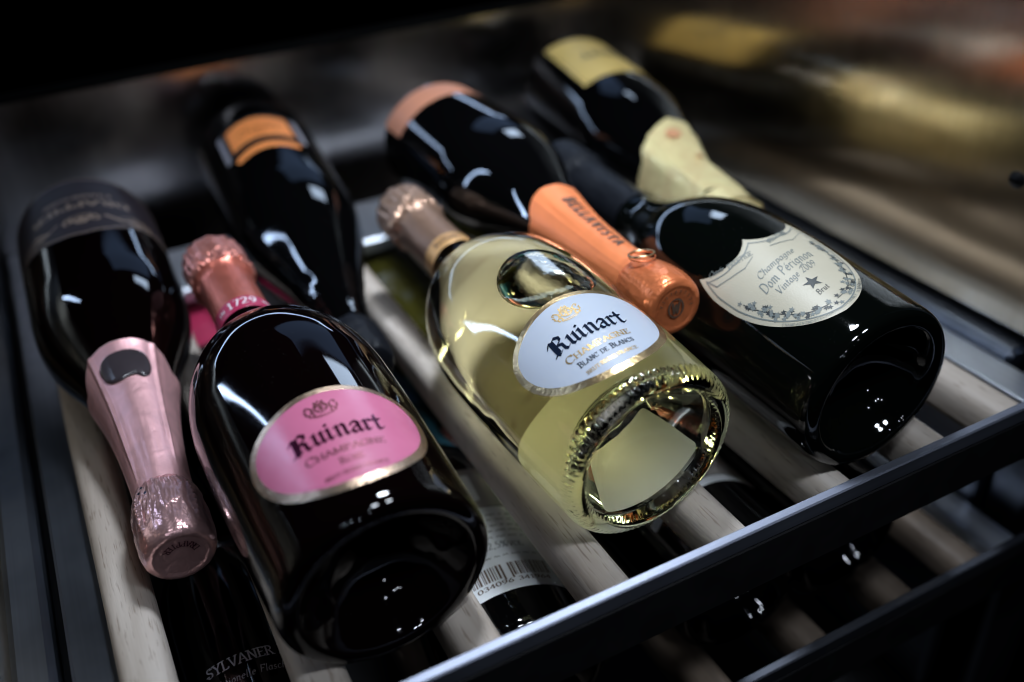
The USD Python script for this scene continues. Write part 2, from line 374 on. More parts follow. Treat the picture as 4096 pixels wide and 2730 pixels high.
CAPS = {  # width, strokes, places of serifs (x, y)
    'A': (.78, [[(.02, 0), (.38, 1)], [(.38, 1), (.76, 0)], [(.15, .34), (.62, .34)]], [(.03, 0), (.74, 0)]),
    'B': (.62, [[(.1, 0), (.1, 1)], [(.1, .98)] + arc(.28, .76, .25, .22, 90, -90) + [(.1, .54)], [(.1, .53)] + arc(.3, .27, .3, .26, 90, -90) + [(.1, .02)]], [(.07, 0), (.07, 1)]),
    'C': (.72, [arc(.4, .5, .38, .5, 42, 318, 18), [(.69, .98), (.68, .72)]], []),
    'D': (.78, [[(.1, 0), (.1, 1)], [(.1, .98)] + arc(.3, .5, .42, .48, 90, -90, 14) + [(.1, .02)]], [(.07, 0), (.07, 1)]),
    'E': (.6, [[(.1, 0), (.1, 1)], [(.1, .97), (.54, .97), (.54, .84)], [(.1, .52), (.42, .52)], [(.1, .03), (.56, .03), (.58, .18)]], [(.07, 0), (.07, 1)]),
    'F': (.56, [[(.1, 0), (.1, 1)], [(.1, .97), (.54, .97), (.54, .84)], [(.1, .5), (.42, .5)]], [(.09, 0), (.07, 1)]),
    'G': (.76, [arc(.4, .5, .38, .5, 42, 300, 16), [(.66, .05), (.66, .42)], [(.69, .98), (.68, .74)]], [(.64, .42)]),
    'H': (.8, [[(.1, 0), (.1, 1)], [(.7, 0), (.7, 1)], [(.1, .5), (.7, .5)]], [(.1, 0), (.1, 1), (.7, 0), (.7, 1)]),
    'I': (.3, [[(.13, 0), (.13, 1)]], [(.13, 0), (.13, 1)]),
    'L': (.58, [[(.1, 0), (.1, 1)], [(.1, .03), (.54, .03), (.56, .2)]], [(.07, 0), (.1, 1)]),
    'M': (.96, [[(.08, 0), (.12, 1)], [(.12, 1), (.46, .05)], [(.46, .05), (.82, 1)], [(.82, 1), (.86, 0)]], [(.08, 0), (.86, 0), (.1, 1), (.84, 1)]),
    'N': (.82, [[(.1, 0), (.1, 1)], [(.1, 1), (.7, 0)], [(.7, 0), (.7, 1)]], [(.1, 0), (.06, 1), (.7, 1)]),
    'O': (.82, [arc(.4, .5, .38, .5, 0, 360, 24)], []),
    'P': (.6, [[(.1, 0), (.1, 1)], [(.1, .98)] + arc(.28, .74, .28, .24, 90, -90) + [(.1, .5)]], [(.1, 0), (.07, 1)]),
    'R': (.7, [[(.1, 0), (.1, 1)], [(.1, .98)] + arc(.28, .75, .26, .23, 90, -90) + [(.1, .52)], [(.3, .52), (.66, .02)]], [(.1, 0), (.07, 1), (.66, 0)]),
    'S': (.56, [arc(.28, .75, .21, .23, 40, 250, 10) + arc(.27, .26, .24, .25, 80, -140, 12)], [(.06, .2), (.46, .86)]),
    'T': (.68, [[(.33, 0), (.33, 1)], [(.02, .82), (.03, .97), (.63, .97), (.64, .82)]], [(.33, 0)]),
    'U': (.78, [[(.1, 1), (.1, .3)] + arc(.38, .3, .28, .28, 180, 360, 10) + [(.66, 1)]], [(.1, 1), (.66, 1)]),
    'V': (.74, [[(.04, 1), (.37, 0)], [(.37, 0), (.7, 1)]], [(.05, 1), (.68, 1)]),
    'Y': (.72, [[(.03, 1), (.36, .46), (.36, 0)], [(.36, .46), (.68, 1)]], [(.36, 0), (.05, 1), (.66, 1)]),
    'Q': (.84, [arc(.4, .5, .38, .5, 0, 360, 24), [(.42, .2), (.8, -.14)]], []),
    '.': (.22, [[(.08, .5), (.1, .5)]], []), ',': (.2, [[(.08, .06), (.05, -.12)]], []),
    ' ': (.36, [], []),
    '0': (.56, [arc(.27, .5, .24, .5, 0, 360, 20)], []),
    '1': (.4, [[(.06, .82), (.2, 1), (.2, 0)]], [(.2, 0)]),
    '2': (.56, [arc(.26, .74, .21, .25, 160, -20, 9) + [(.05, .04), (.5, .04)]], []),
    '3': (.52, [arc(.24, .75, .2, .24, 150, -80, 9) + arc(.24, .27, .23, .26, 80, -150, 9)], []),
    '4': (.56, [[(.4, 0), (.4, 1), (.03, .3), (.52, .3)]], []),
    '5': (.54, [[(.46, .97), (.14, .97), (.1, .56)] + arc(.24, .32, .23, .3, 110, -140, 10)], []),
    '6': (.54, [[(.42, .98), (.12, .56)] + arc(.27, .3, .22, .3, 160, 520, 16)], []),
    '7': (.5, [[(.04, .95), (.46, .97), (.18, 0)]], []),
    '8': (.54, [arc(.27, .75, .19, .23, 0, 360, 14), arc(.27, .26, .23, .26, 0, 360, 14)], []),
    '9': (.54, [arc(.27, .7, .22, .28, 0, 360, 16), [(.49, .7), (.42, .3), (.14, 0)]], []),
    '%': (.8, [arc(.17, .76, .14, .22, 0, 360, 12), arc(.6, .24, .14, .22, 0, 360, 12), [(.65, 1), (.1, 0)]], []),
}
LOWER = {  # x-height .6
    'a': (.5, [arc(.22, .3, .2, .29, 50, 400, 14), [(.4, .58), (.4, .08), (.48, .0)]]),
    'c': (.44, [arc(.24, .3, .2, .3, 50, 320, 12)]),
    'd': (.52, [arc(.22, .3, .2, .29, 50, 400, 14), [(.41, 1.0), (.41, .08), (.5, 0)]]),
    'e': (.46, [[(.06, .32), (.42, .36)] + arc(.24, .3, .19, .29, 10, 315, 14)]),
    'f': (.34, [arc(.3, .82, .14, .17, 60, 180, 6) + [(.16, .0)], [(.02, .56), (.32, .56)]]),
    'g': (.5, [arc(.22, .3, .19, .28, 40, 400, 14), [(.41, .58), (.41, -.1)] + arc(.22, -.14, .19, .18, 0, -150, 8)]),
    'h': (.54, [[(.1, 1.0), (.1, 0)], [(.1, .4)] + arc(.28, .4, .16, .19, 150, 0, 7) + [(.44, .06), (.52, 0)]]),
    'i': (.24, [[(.04, .54), (.1, .58), (.1, .06), (.2, 0)], [(.1, .8), (.12, .82)]]),
    'k': (.48, [[(.1, 1.0), (.1, 0)], [(.38, .58), (.12, .28), (.42, 0)]]),
    'b': (.5, [[(.1, 1.0), (.1, .05)], arc(.27, .3, .18, .28, 160, -160, 14)]),
    'l': (.24, [[(.1, 1.0), (.1, .06), (.2, 0)]]),
    'm': (.82, [[(.02, .54), (.1, .58), (.1, 0)], [(.1, .4)] + arc(.25, .4, .14, .19, 150, 0, 7) + [(.39, 0)], [(.39, .4)] + arc(.55, .4, .14, .19, 150, 0, 7) + [(.69, .06), (.78, 0)]]),
    'n': (.54, [[(.02, .54), (.1, .58), (.1, 0)], [(.1, .4)] + arc(.27, .4, .15, .19, 150, 0, 7) + [(.42, .06), (.5, 0)]]),
    'o': (.48, [arc(.24, .3, .2, .29, 0, 360, 16)]),
    'p': (.5, [[(.02, .54), (.1, .58), (.1, -.32)], arc(.28, .3, .18, .28, 160, -160, 14)]),
    'r': (.38, [[(.02, .54), (.1, .58), (.1, 0)], [(.1, .38)] + arc(.27, .38, .15, .2, 150, 50, 5)]),
    's': (.4, [arc(.2, .45, .14, .14, 40, 250, 8) + arc(.2, .15, .16, .15, 80, -150, 9)]),
    't': (.32, [[(.12, .82), (.12, .08), (.2, .0), (.3, .06)], [(.0, .57), (.28, .57)]]),
    'u': (.54, [[(.02, .56), (.1, .58), (.1, .15)] + arc(.25, .17, .15, .17, 180, 330, 7), [(.42, .58), (.42, .06), (.5, 0)]]),
    'v': (.46, [[(.03, .58), (.2, 0), (.42, .58)]]),
}
LOWER['é'] = (.46, LOWER['e'][1] + [[(.2, .72), (.34, .9)]])
LOWER['ä'] = (.5, LOWER['a'][1] + [[(.1, .8), (.12, .82)], [(.32, .8), (.34, .82)]])
BLACK = {  # blackletter, x-height 1
    'R': (1.12, [[(-.32, 1.05), (-.12, 1.34), (.12, 1.22)], [(-.02, 1.26), (-.02, .12)], [(.2, 1.34), (.2, .1)], [(-.3, -.02), (-.02, .1), (.12, -.06), (.34, .1)],
                 [(.16, 1.28), (.42, 1.48), (.76, 1.3), (.74, 1.0), (.28, .74)], [(.36, .74), (.66, .62), (.7, .16), (.86, .0), (1.06, .14)]]),
    'u': (.78, [[(-.08, .88), (.08, .98), (.08, .16), (.24, .02), (.52, .22)], [(.4, .88), (.54, .98), (.54, .12), (.66, .02), (.8, .14)]]),
    'i': (.46, [[(-.08, .88), (.1, .98), (.1, .14), (.22, .02), (.38, .14)], [(.05, 1.37), (.13, 1.27)]]),
    'n': (.82, [[(-.08, .88), (.1, .98), (.1, .1), (.2, .02)], [(.1, .76), (.38, 1.0), (.56, .88), (.56, .12), (.68, .02), (.82, .14)]]),
    'a': (.78, [[(.04, .72), (.14, .94), (.34, 1.0), (.52, .86), (.52, .14), (.64, .02), (.78, .14)], [(.52, .58), (.2, .5), (.04, .3), (.12, .05), (.3, .03), (.52, .24)]]),
    'r': (.6, [[(-.08, .88), (.1, .98), (.1, .12), (.22, .02), (.34, .12)], [(.1, .76), (.32, 1.0), (.5, .86)]]),
    't': (.56, [[(.12, 1.34), (.12, .16), (.24, .02), (.48, .16)], [(-.12, .93), (.42, .93)]]),
}


def pen(strokes, w, t, angle):
    from shapely import MultiPoint, union_all
    ca, sa = math.cos(math.radians(angle)), math.sin(math.radians(angle))
    nib = [(sx * w / 2 * ca - sy * t / 2 * sa, sx * w / 2 * sa + sy * t / 2 * ca) for sx in (-1, 1) for sy in (-1, 1)]
    out = []
    for s in strokes:
        for a, b in zip(s[:-1], s[1:]):
            out.append(MultiPoint([(a[0] + n[0], a[1] + n[1]) for n in nib] + [(b[0] + n[0], b[1] + n[1]) for n in nib]).convex_hull)
    return union_all(out)


def text_shape(text, height, width=None, style='caps', small=.78, weight=.15, slant=0.0, track=.12, serif=True):
    """A shapely shape, baseline at y = 0, centred on x = 0. With style caps a lower-case letter is a small capital."""
    from shapely import affinity, union_all
    x, parts = 0.0, []
    for ch in text:
        k = 1.0
        if style == 'black':
            wd, st = BLACK[ch]
            g = pen(st, .27, .05, 40)
        elif style == 'caps':
            if ch.islower():
                ch, k = ch.upper(), small
            wd, st, sf = CAPS[ch]
            st = st + [[(a - .13, b + (.02 if b < .5 else -.02)), (a + .13, b + (.02 if b < .5 else -.02))] for a, b in (sf if serif else ())]
            g = pen(st, weight, .05, 18) if st else None
        else:
            if ch in LOWER:
                wd, st = LOWER[ch]
            else:
                wd, st, _ = CAPS[ch]
            g = pen(st, weight * .8, .045, 38) if st else None
        if g is not None:
            parts.append(affinity.translate(affinity.scale(g, k, k, origin=(0, 0)), x, 0))
        x += (wd + track) * k
    s = union_all(parts)
    s = affinity.affine_transform(s, [height, height * slant, 0, height, 0, 0])
    b = s.bounds
    sx = (width / (b[2] - b[0])) if width else 1.0
    s = affinity.translate(s, -(b[0] + b[2]) / 2, 0)
    return affinity.scale(s, sx, 1, origin=(0, 0)).simplify(height * .006)
WALL_TOP = .1145
BUBBLE = (.0945, .0085, .0245, .0250)
GOLD_ROLL = -.15
# ---------------------------------------------------------------- the setting: walls of the cooled cabinet
struct('back_wall', box(-.085, .472, .775, .79, -.30, WALL_TOP), 'back_steel')
struct('wall_seal', box(-.085, .472, .774, .791, WALL_TOP + .0002, WALL_TOP + .003), 'rubber')  # added black strip, covers the glare along the top of the back wall
struct('right_wall', box(.472, .486, .285, .79, .010, .30, .002), 'wall_steel')
struct('left_wall', box(-.099, -.085, .10, .79, -.30, .135, .002), 'wall_steel')
struct('right_ledge', box(.459, .500, .285, .775, -.30, .006, .003), 'frame_steel')
struct('left_ledge', box(-.085, -.067, .10, .775, -.30, -.004, .003), 'frame_steel')
struct('cabinet_floor', box(-.085, .472, .10, .775, -.33, -.31), 'black_metal')
post = thing('cabinet_post', 'dull steel corner post at the right front of the cabinet', 'post')
obj('upright', box(.470, .520, .255, .283, -.45, .36, .003), 'frame_steel', post)
obj('door_seal', box(.466, .4735, .258, .280, -.45, -.13, .002), 'rubber', post)
sc = thing('wall_screw', 'small round screw head on the right steel wall', 'screw')
obj('screw_head', (lambda m: (m.apply_transform(trimesh.transformations.rotation_matrix(-math.pi / 2, [0, 1, 0])), m.apply_translation([.472, .318, .100]), m)[-1])(
    trimesh.creation.revolve(np.array([[0, .0030], [.002, .0028], [.0042, .0016], [.0052, 0], [0, 0]])[[4, 3, 2, 1, 0]], sections=32)), 'black_metal', sc)
sl = box(.4688, .4698, .3150, .3210, .0994, .1006)
obj('screw_slot', sl, 'rubber', sc)


# ---------------------------------------------------------------- pull-out shelves with beech slats
X0, DX = .0324, .0641
SLAT_X = [X0 + DX * k for k in range(-1, 6)] + [.4085]


def slat_mesh(x, z, y0=.2365, y1=.640, w=.0109, seed=0):
    t = np.linspace(0, 2 * np.pi, 40, endpoint=False)
    e = .62
    px = w * np.sign(np.cos(t)) * np.abs(np.cos(t)) ** e
    pz = np.sin(t)
    pz = np.where(pz > 0, .0125 * np.abs(pz) ** .8, -.012 * np.abs(pz) ** .45)
    ys = np.r_[y0, y0 + .0015, np.linspace(y0 + .01, y1 - .01, 14), y1 - .0015, y1]
    sc_ = np.r_[.90, 1, np.ones(14), 1, .90]
    r = np.random.default_rng(seed)
    wob = .0004 * np.sin(ys * 14 + r.uniform(0, 6))
    v = np.concatenate([np.stack([x + wob[i] + px * sc_[i], np.full(40, ys[i]), z + pz * sc_[i]], 1) for i in range(len(ys))])
    n, m = 40, len(ys)
    f = []
    for i in range(m - 1):
        for j in range(n):
            a, b = i * n + j, i * n + (j + 1) % n
            f += [(a, a + n, b), (b, a + n, b + n)]
    for base, flip in ((0, 1), ((m - 1) * n, 0)):
        for j in range(1, n - 1):
            f.append((base, base + j, base + j + 1) if flip else (base, base + j + 1, base + j))
    t_ = trimesh.Trimesh(v, np.array(f), process=False)
    if t_.volume < 0:
        t_.invert()
    return t_


def shelf(name, label, z, rail_top, wood='beech', detail=True):
    s = thing(name, label, 'wine shelf')
    # front rail: a folded steel strip, its rolled upper edge catching the light
    obj('front_rail', box(-.0655, .4655, .2276, .2325, rail_top - .009, rail_top, .0007), 'rail_steel' if detail else 'dimmed_steel', s)  # lower rail takes the copy with shade in its colour
    obj('rail_panel', box(-.0655, .4655, .2273, .2328, z - .008, rail_top - .0092, .0008), 'black_metal', s)
    for side in (0, 1):
        a, b = ((-.0605, -.0345), (.4290, .4580))[side]
        obj('side_rail', box(a, b, .2335, .7740, z - .014, z, .0015), ('frame_steel', 'brightened_steel')[side], s)
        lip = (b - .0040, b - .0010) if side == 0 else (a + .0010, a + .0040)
        obj('side_lip', box(lip[0], lip[1], .2340, .7735, z + .0002, z + .0032, .0008), ('frame_steel', 'brightened_steel')[side], s)
        obj('runner', box((-.0668, .4590 - .0005)[side], (-.0612, .4640)[side], .24, .7735, z - .030, z - .016, .001), 'black_metal', s)
    obj('rear_bar', box(-.0335, .4285, .643, .7130, z - .012, z, .002), 'brightened_steel', s)
    for k, x in enumerate(SLAT_X):
        obj('wood_slat', slat_mesh(x, z, seed=k), wood, s, smooth=50)
    return s


shelf('upper_shelf', 'upper pull-out wine shelf of beech slats in a steel frame, holding the seven large bottles', 0.0, .030)
shelf('lower_shelf', 'lower pull-out wine shelf of beech slats with its dimness put into their colour, behind the front rail of the upper one', -.110, -.080, 'dimmed_beech', False)

# ---------------------------------------------------------------- bottles


def prof_fn(pts):
    from scipy.interpolate import PchipInterpolator
    p = np.array(pts, float)
    f = PchipInterpolator(p[:, 0], p[:, 1])
    return lambda s: f(np.clip(s, p[0, 0], p[-1, 0]))


RUI = [(.009, .0457), (.05, .0474), (.095, .0484), (.110, .0484), (.124, .0474), (.138, .0447), (.150, .0402), (.160, .0345), (.166, .0283), (.172, .0222), (.178, .0176), (.184, .0149), (.193, .0142), (.250, .0138), (.268, .0138)]
CHA = [(.010, .0433), (.05, .0435), (.112, .0435), (.132, .0424), (.152, .0392), (.172, .0340), (.192, .0282), (.212, .0228), (.232, .0182), (.250, .0156), (.275, .0143), (.306, .0140)]
DPP = [(.010, .0444), (.05, .0455), (.095, .0463), (.110, .0461), (.124, .0449), (.137, .0425), (.150, .0385), (.162, .0333), (.174, .0272), (.186, .0215), (.197, .0178), (.208, .0161), (.225, .0153), (.290, .0145)]
NARROW = [(.010, .0372), (.12, .0375), (.16, .0375), (.180, .0350), (.196, .0285), (.210, .0205), (.222, .0160), (.24, .0146), (.295, .0140)]


def glass_profile(pts, punt=.026, ring=.036, n=90, wall=0.0, top=None):
    """Outer outline from the middle of the punt round the base edge and up to the mouth; with wall > 0 the outline of what is inside."""
    f = prof_fn(pts)
    s1 = top or pts[-1][0]
    r9 = float(f(.010))
    base = [(punt, 0.0), (punt * .985, .006), (punt * .90, .014), (punt * .66, .0235), (punt * .30, .031), (.0026, ring - .0008), (.0004, ring + .0014), (.0, ring + .0030), (.0009, r9 - .0030), (.0034, r9 - .0009), (.0075, r9 - .0001)]
    p = smoothcurve(base, 46)
    s = np.linspace(.010, s1, n)
    out = np.vstack([p, np.c_[s, f(s)]])
    if wall:
        b2 = [(punt + wall * 1.1, 0.0), (punt * .97 + wall * 1.1, .007), (punt * .82 + wall * 1.15, .0165), (punt * .55 + wall * 1.3, .0255), (punt * .30 + wall * 1.5, .0320), (.0060 + wall, .0370), (.0058 + wall, r9 - wall - .0038), (.0095 + wall, r9 - wall - .0006)]
        p = smoothcurve(b2, 40)
        s = np.linspace(.0125 + wall, s1 - .010, n)
        out = np.vstack([p, np.c_[s, np.maximum(f(s) - wall, .008)]])
    return out


def flutes(count, depth, s0=.0002, s1=.0072):
    def sh(P, S, R):
        w = np.clip((S - s0) / .0015, 0, 1) * np.clip((s1 - S) / .003, 0, 1) * (R > .036)
        q = (.5 + .5 * np.cos(P * count)) ** 1.5
        jit = 1 + .25 * np.sin(P * 7 + 1.0) + .2 * np.sin(P * 13)
        return S + depth * .55 * q * w * jit, R - depth * q * w * jit
    return sh


def crumple(amp_fn, seed, around=5.0, along=160.0):
    def sh(P, S, R):
        p = np.stack([np.cos(P) * around, np.sin(P) * around, S * along], -1)
        n = meshkit.fbm(p + 50, 3, seed) - .5
        ridge = np.abs(meshkit.fbm(p * 1.7 + 90, 2, seed + 9) - .5)
        return S, R + amp_fn(S) * (1.6 * n - 1.2 * ridge)
    return sh


def bump_at(c_, w):
    return lambda s: np.exp(-((s - c_) / w) ** 2)


def capsule_ruinart(t, sleeve, shiny, band, text, ink, seed):
    """Foil over cork and wire (crumpled), the smooth sleeve below and the printed band at its foot."""
    L = .2715
    p = smoothcurve([(.2028, .0150), (.222, .0149), (.237, .0150), (.2405, .0160), (.2430, .0175)], 30)
    obj('foil_sleeve', lathe(p, 120, crumple(lambda s: .0003 + .0012 * np.clip((s - .233) / .010, 0, 1), seed, 4, 60), False), sleeve, t)
    p = smoothcurve([(.2425, .0174), (.2455, .0184), (.2495, .0178), (.256, .0181), (.2655, .0181), (.2705, .0166), (.2720, .0130), (.2724, .008), (.2725, .0)], 56)

    def folds(P, S, R):
        S, R = crumple(lambda s: .0030 * np.exp(-((s - .2455) / .005) ** 2) + .0007, seed + 3, 7, 230)(P, S, R)
        w = np.clip((S - .248) / .006, 0, 1) * np.clip((R - .002) / .008, 0, 1)
        return S, R + w * .0005 * np.sin(P * 17 + 2.2 * np.sin(P * 3 + seed) + 40 * (S - .25))
    obj('cork_foil', lathe(p, 176, folds), shiny, t)
    b = obj('neck_band', lathe(smoothcurve([(.1918, .0155), (.1923, .0158), (.2025, .0156), (.2032, .0152)], 14), 96, None, False), band, t)
    obj('lettering', wrap(text, .0157, .00025, .002), ink, b)


def crest(cx, cy, w, h):
    """Two small beasts holding a chequered shield under a crown, a date ribbon below."""
    from shapely import affinity, union_all, Polygon, Point
    k = []
    k += [pen([arc(.5, .52, .17, .20, 160, 380, 14), [(.34, .60), (.34, .74), (.66, .74), (.66, .60)], [(.36, .72), (.64, .40)], [(.64, .72), (.36, .40)], [(.5, .74), (.5, .34)]], .045, .03, 30)]
    for m in (-1, 1):
        body = [[(.5 + m * x, y) for x, y in st] for st in (
            [(.24, .30), (.30, .46), (.26, .60), (.32, .74), (.40, .80), (.46, .74), (.42, .66)], [(.26, .60), (.20, .66)], [(.28, .50), (.20, .48)], [(.30, .46), (.40, .34), (.38, .22)], [(.40, .34), (.47, .42), (.46, .56), (.50, .60)], [(.24, .30), (.28, .2)])]
        k.append(pen(body, .055, .03, 40))
    k.append(pen([[(.36, .80), (.38, .94), (.44, .84), (.5, .98), (.56, .84), (.62, .94), (.64, .80), (.36, .80)]], .035, .025, 20))
    k.append(pen([arc(.5, .42, .46, .26, 215, 325, 12), arc(.5, .34, .40, .26, 220, 320, 10)], .03, .02, 20))
    s = affinity.scale(affinity.translate(union_all(k), -.5, -.5), w, h, origin=(0, 0))
    return affinity.translate(s, cx, cy)


def ruinart_label(t, rad, paper, edge, ink1, print2, lines, roll=0.0):
    from shapely import Polygon, affinity
    half = [(0, 13.2), (8, 14.0), (15, 15.8), (21, 18.6), (27, 22.4), (32, 27.2), (36.2, 33.2), (39.0, 40), (40.2, 47.5), (39.0, 54), (35.8, 59.2), (30.5, 63.3), (22.8, 67.0), (13, 69.9), (6, 71.0), (0, 71.3)]
    sp = smoothcurve(half, 60)
    full = np.vstack([sp, sp[::-1] * [-1, 1]]) / 1000
    out = Polygon(full).buffer(0)
    inn = affinity.translate(affinity.scale(out, .915, .895), 0, .0006)
    g = obj('label_border', wrap(out.difference(inn.buffer(-.0002)), rad, .00022), edge, t)
    lb = obj('label', wrap(inn, rad, .00016), paper, t)
    obj('lettering', wrap(placed_text('Ruinart', .0066, -.0012, .0405, .0400, 1.5 - 3.0, style='black'), rad, .00034, .002), ink1, lb)
    obj('crest', wrap(crest(-.0020, .0592, .0142, .0108), rad, .00032, .002), print2, lb)
    for text, hgt, s, wd, who, a in lines:
        obj('lettering', wrap(placed_text(text, hgt, a, s, wd, -1.8, small=.80), rad, .00032, .002), who, lb)
    return lb


# --- the rose bottle in front
ax = bottle_axes(0, (-.0174, 1, .0865), .019)
rose = thing('rose_bottle', 'dark rosé champagne bottle with pink oval label in gold, lying at the front left', 'bottle', (.0657, .2609, .049), ax)
rui = prof_fn(RUI)
obj('glass_body', lathe(glass_profile(RUI), 224), 'rose_glass', rose, smooth=60)
ruinart_label(rose, rui, 'pink_label', 'rose_gold_edge', 'plum_print', 'blush_print',
              [('Champagne', .0040, .0325, .0330, 'blush_print', -.0012), ('Rosé'.replace('é', 'e'), .0034, .0265, .010, 'blush_print', -.001), ('BRUT.REIMS.FRANCE', .0018, .0212, .026, 'blush_print', -.001)])
from shapely import union_all
band_txt = union_all([placed_text('1729', .0056, -.0005, .1948, .0160), placed_text('EN', .0026, -.0130, .1960), placed_text('MAISON', .0026, .0170, .1960)])
capsule_ruinart(rose, 'copper_pink_foil', 'copper_pink_shiny', 'magenta_band', band_txt, 'white_print', 3)

# --- the clear bottle in the middle
ax = bottle_axes(0, (-.0401, 1, .0624), -.154)
clear = thing('clear_bottle', 'clear glass champagne bottle of pale gold wine with white oval label, in the middle', 'bottle', (.1944, .2672, .054), ax)
obj('glass_body', lathe(glass_profile(RUI, n=110), 704, flutes(84, .0007)), 'clear_glass', clear, smooth=60)
wine = obj('wine', lathe(glass_profile(RUI, wall=.0032, n=110), 160), 'wine', clear, smooth=60)
bub = trimesh.creation.icosphere(5, 1.0)
q = bub.vertices
bs, ba = BUBBLE[0], BUBBLE[1]
top_r = rui(bs + q[:, 1] * BUBBLE[2]) - .0042
ang = (ba + q[:, 0] * BUBBLE[3]) / .045
dep = np.where(q[:, 2] > 0, 0, q[:, 2] * .0105) - .0022 * (1 - np.clip(q[:, 2], 0, 1))
rr_ = top_r + dep
bub.vertices = np.c_[rr_ * np.sin(ang), bs + q[:, 1] * BUBBLE[2], rr_ * np.cos(ang)]
if bub.volume > 0:
    bub.invert()
obj('air_bubble', bub, 'air_pocket', wine, smooth=True)
ruinart_label(clear, rui, 'white_label', 'gold_edge', 'navy_print', 'gold_print',
              [('Champagne', .0042, .0325, .0330, 'gold_print', -.0022), ('Blanc de Blancs', .0033, .0270, .0285, 'navy_print', -.0018), ('BRUT.REIMS.FRANCE', .0020, .0218, .0262, 'gold_print', -.0025)])
from shapely import box as flat_box
bk = wrap(flat_box(-.034, .018, .034, .078).buffer(.004), rui, -.0004)      # glued to the glass, seen from inside
bk.apply_transform(trimesh.transformations.rotation_matrix(math.pi - .154, [0, 1, 0]))
obj('back_label', bk, 'back_paper', clear)
capsule_ruinart(clear, 'bronze_foil', 'bronze_shiny', 'orange_band', union_all([placed_text('RUINART', .0042, 0, .1955, .019)]), 'bronze_foil', 11)

# --- the bottle with the shield label at the right
ax = bottle_axes(0, (-.0015, 1, .0328), -.32)
shield = thing('shield_label_bottle', 'black champagne bottle with a cream shield-shaped label, lying at the front right', 'bottle', (.3101, .2496, .0563), ax)
dpr = prof_fn(DPP)
obj('glass_body', lathe(glass_profile(DPP, ring=.0345), 224), 'green_black_glass', shield, smooth=60)
p = smoothcurve([(.206, .0172), (.212, .0166), (.240, .0162), (.266, .0160), (.270, .0172), (.276, .0186), (.288, .0188), (.300, .0186), (.304, .0165), (.305, .0)], 60)
obj('neck_foil', lathe(p, 120, crumple(lambda s: .0004 + .0012 * np.exp(-((s - .272) / .008) ** 2), 21, 5, 120)), 'black_foil', shield)


def shield_shape(k=1.0, inset=0.0):
    from shapely import Polygon
    half = [(0, 17), (7, 18.6), (14, 22.5), (21, 29.5), (27, 39), (31.5, 51), (33.6, 63), (33.8, 74), (32.2, 84), (29.4, 92.5)]
    lo = smoothcurve(half, 40)
    topc = smoothcurve([(29.4, 92.5), (24, 86.5), (17, 83.3), (10, 83.2), (4, 86), (0, 90.5)], 24)[1:]
    h = np.vstack([lo, topc])
    return Polygon(np.vstack([h, (h * [-1, 1])[::-1]]) / 1000).buffer(-inset)


sh = shield_shape()
lb = obj('label', wrap(sh, dpr, .00018), 'cream_label', shield)
obj('label_line', wrap(shield_shape(inset=.0024).difference(shield_shape(inset=.0031)), dpr, .00034), 'grey_ink', lb)
for text, hgt, a, s, wd, st, sl_, ink, turn in [
        ('Champagne', .0042, .0002, .0635, .0245, 'low', .45, 'grey_ink', 7), ('Dom Pérignon', .0062, .0005, .0555, .0340, 'low', .35, 'grey_ink', 7), ('Vintage 2009', .0044, .0010, .0490, .0255, 'low', .35, 'grey_ink', 7),
        ('Brut', .0034, .0022, .0330, .0072, 'low', .3, 'ink', 7), ('Cuvée', .0030, -.0225, .0850, .0085, 'low', .4, 'grey_ink', -30), ('PRESTIGE', .0032, -.0105, .0792, .0140, 'caps', 0, 'grey_ink', -14),
        ('MILLESIME', .0030, .0145, .0800, .0150, 'caps', 0, 'grey_ink', 14), ('750mL', .0028, .0165, .0292, .0085, 'low', 0, 'ink', 42), ('12,5%VOL', .0026, .0195, .0268, .0110, 'low', 0, 'ink', 42)]:
    obj('lettering', wrap(placed_text(text, hgt, a, s, wd, turn, style=st, slant=sl_), dpr, .00036, .002), ink, lb)
from shapely import Polygon, affinity
star = Polygon([(.0048 * k * math.sin(a), .0048 * k * math.cos(a)) for a, k in [(math.pi * i / 5, 1 if i % 2 == 0 else .40) for i in range(10)]])
obj('star', wrap(affinity.translate(star, .0020, .0415), dpr, .00036, .002), 'ink', lb)
obj('ribbon_line', wrap(union_all([pen([[(-.0275, .0800), (-.020, .0765), (-.012, .0740), (-.005, .0765)], [(-.0285, .0880), (-.0275, .0800)], [(.028, .0800), (.019, .0745), (.006, .0765)]], .0005, .0003, 30)]), dpr, .00036, .002), 'grey_ink', lb)


def vine(path, seed):
    """A garland of vine leaves and grapes along a path."""
    r = np.random.default_rng(seed)
    leaves, grapes, stems = [], [], []
    pts = smoothcurve(path, 26)
    stems.append(pen([[tuple(x) for x in pts]], .0005, .0003, 30))
    for i, (a, s) in enumerate(pts):
        for _ in range(2):
            ca, cs, ro = a + r.normal(0, .0014), s + r.normal(0, .0014), r.uniform(0, 6.28)
            if i % 4 == 3:
                grapes += [Polygon([(ca + .0009 * gx + .0005 * math.cos(t), cs - .0009 * gy + .0005 * math.sin(t)) for t in np.linspace(0, 6.28, 8)[:-1]]) for gx, gy in ((-.6, 0), (.6, 0), (0, .9), (0, -.7), (-1, .9))]
            else:
                n = 10
                leaves.append(Polygon([(ca + (.0016 if k % 2 == 0 else .0007) * math.cos(ro + k * 6.283 / n), cs + (.0016 if k % 2 == 0 else .0007) * math.sin(ro + k * 6.283 / n)) for k in range(n)]))
    return union_all(leaves[::2] + stems), union_all(leaves[1::2] + grapes)


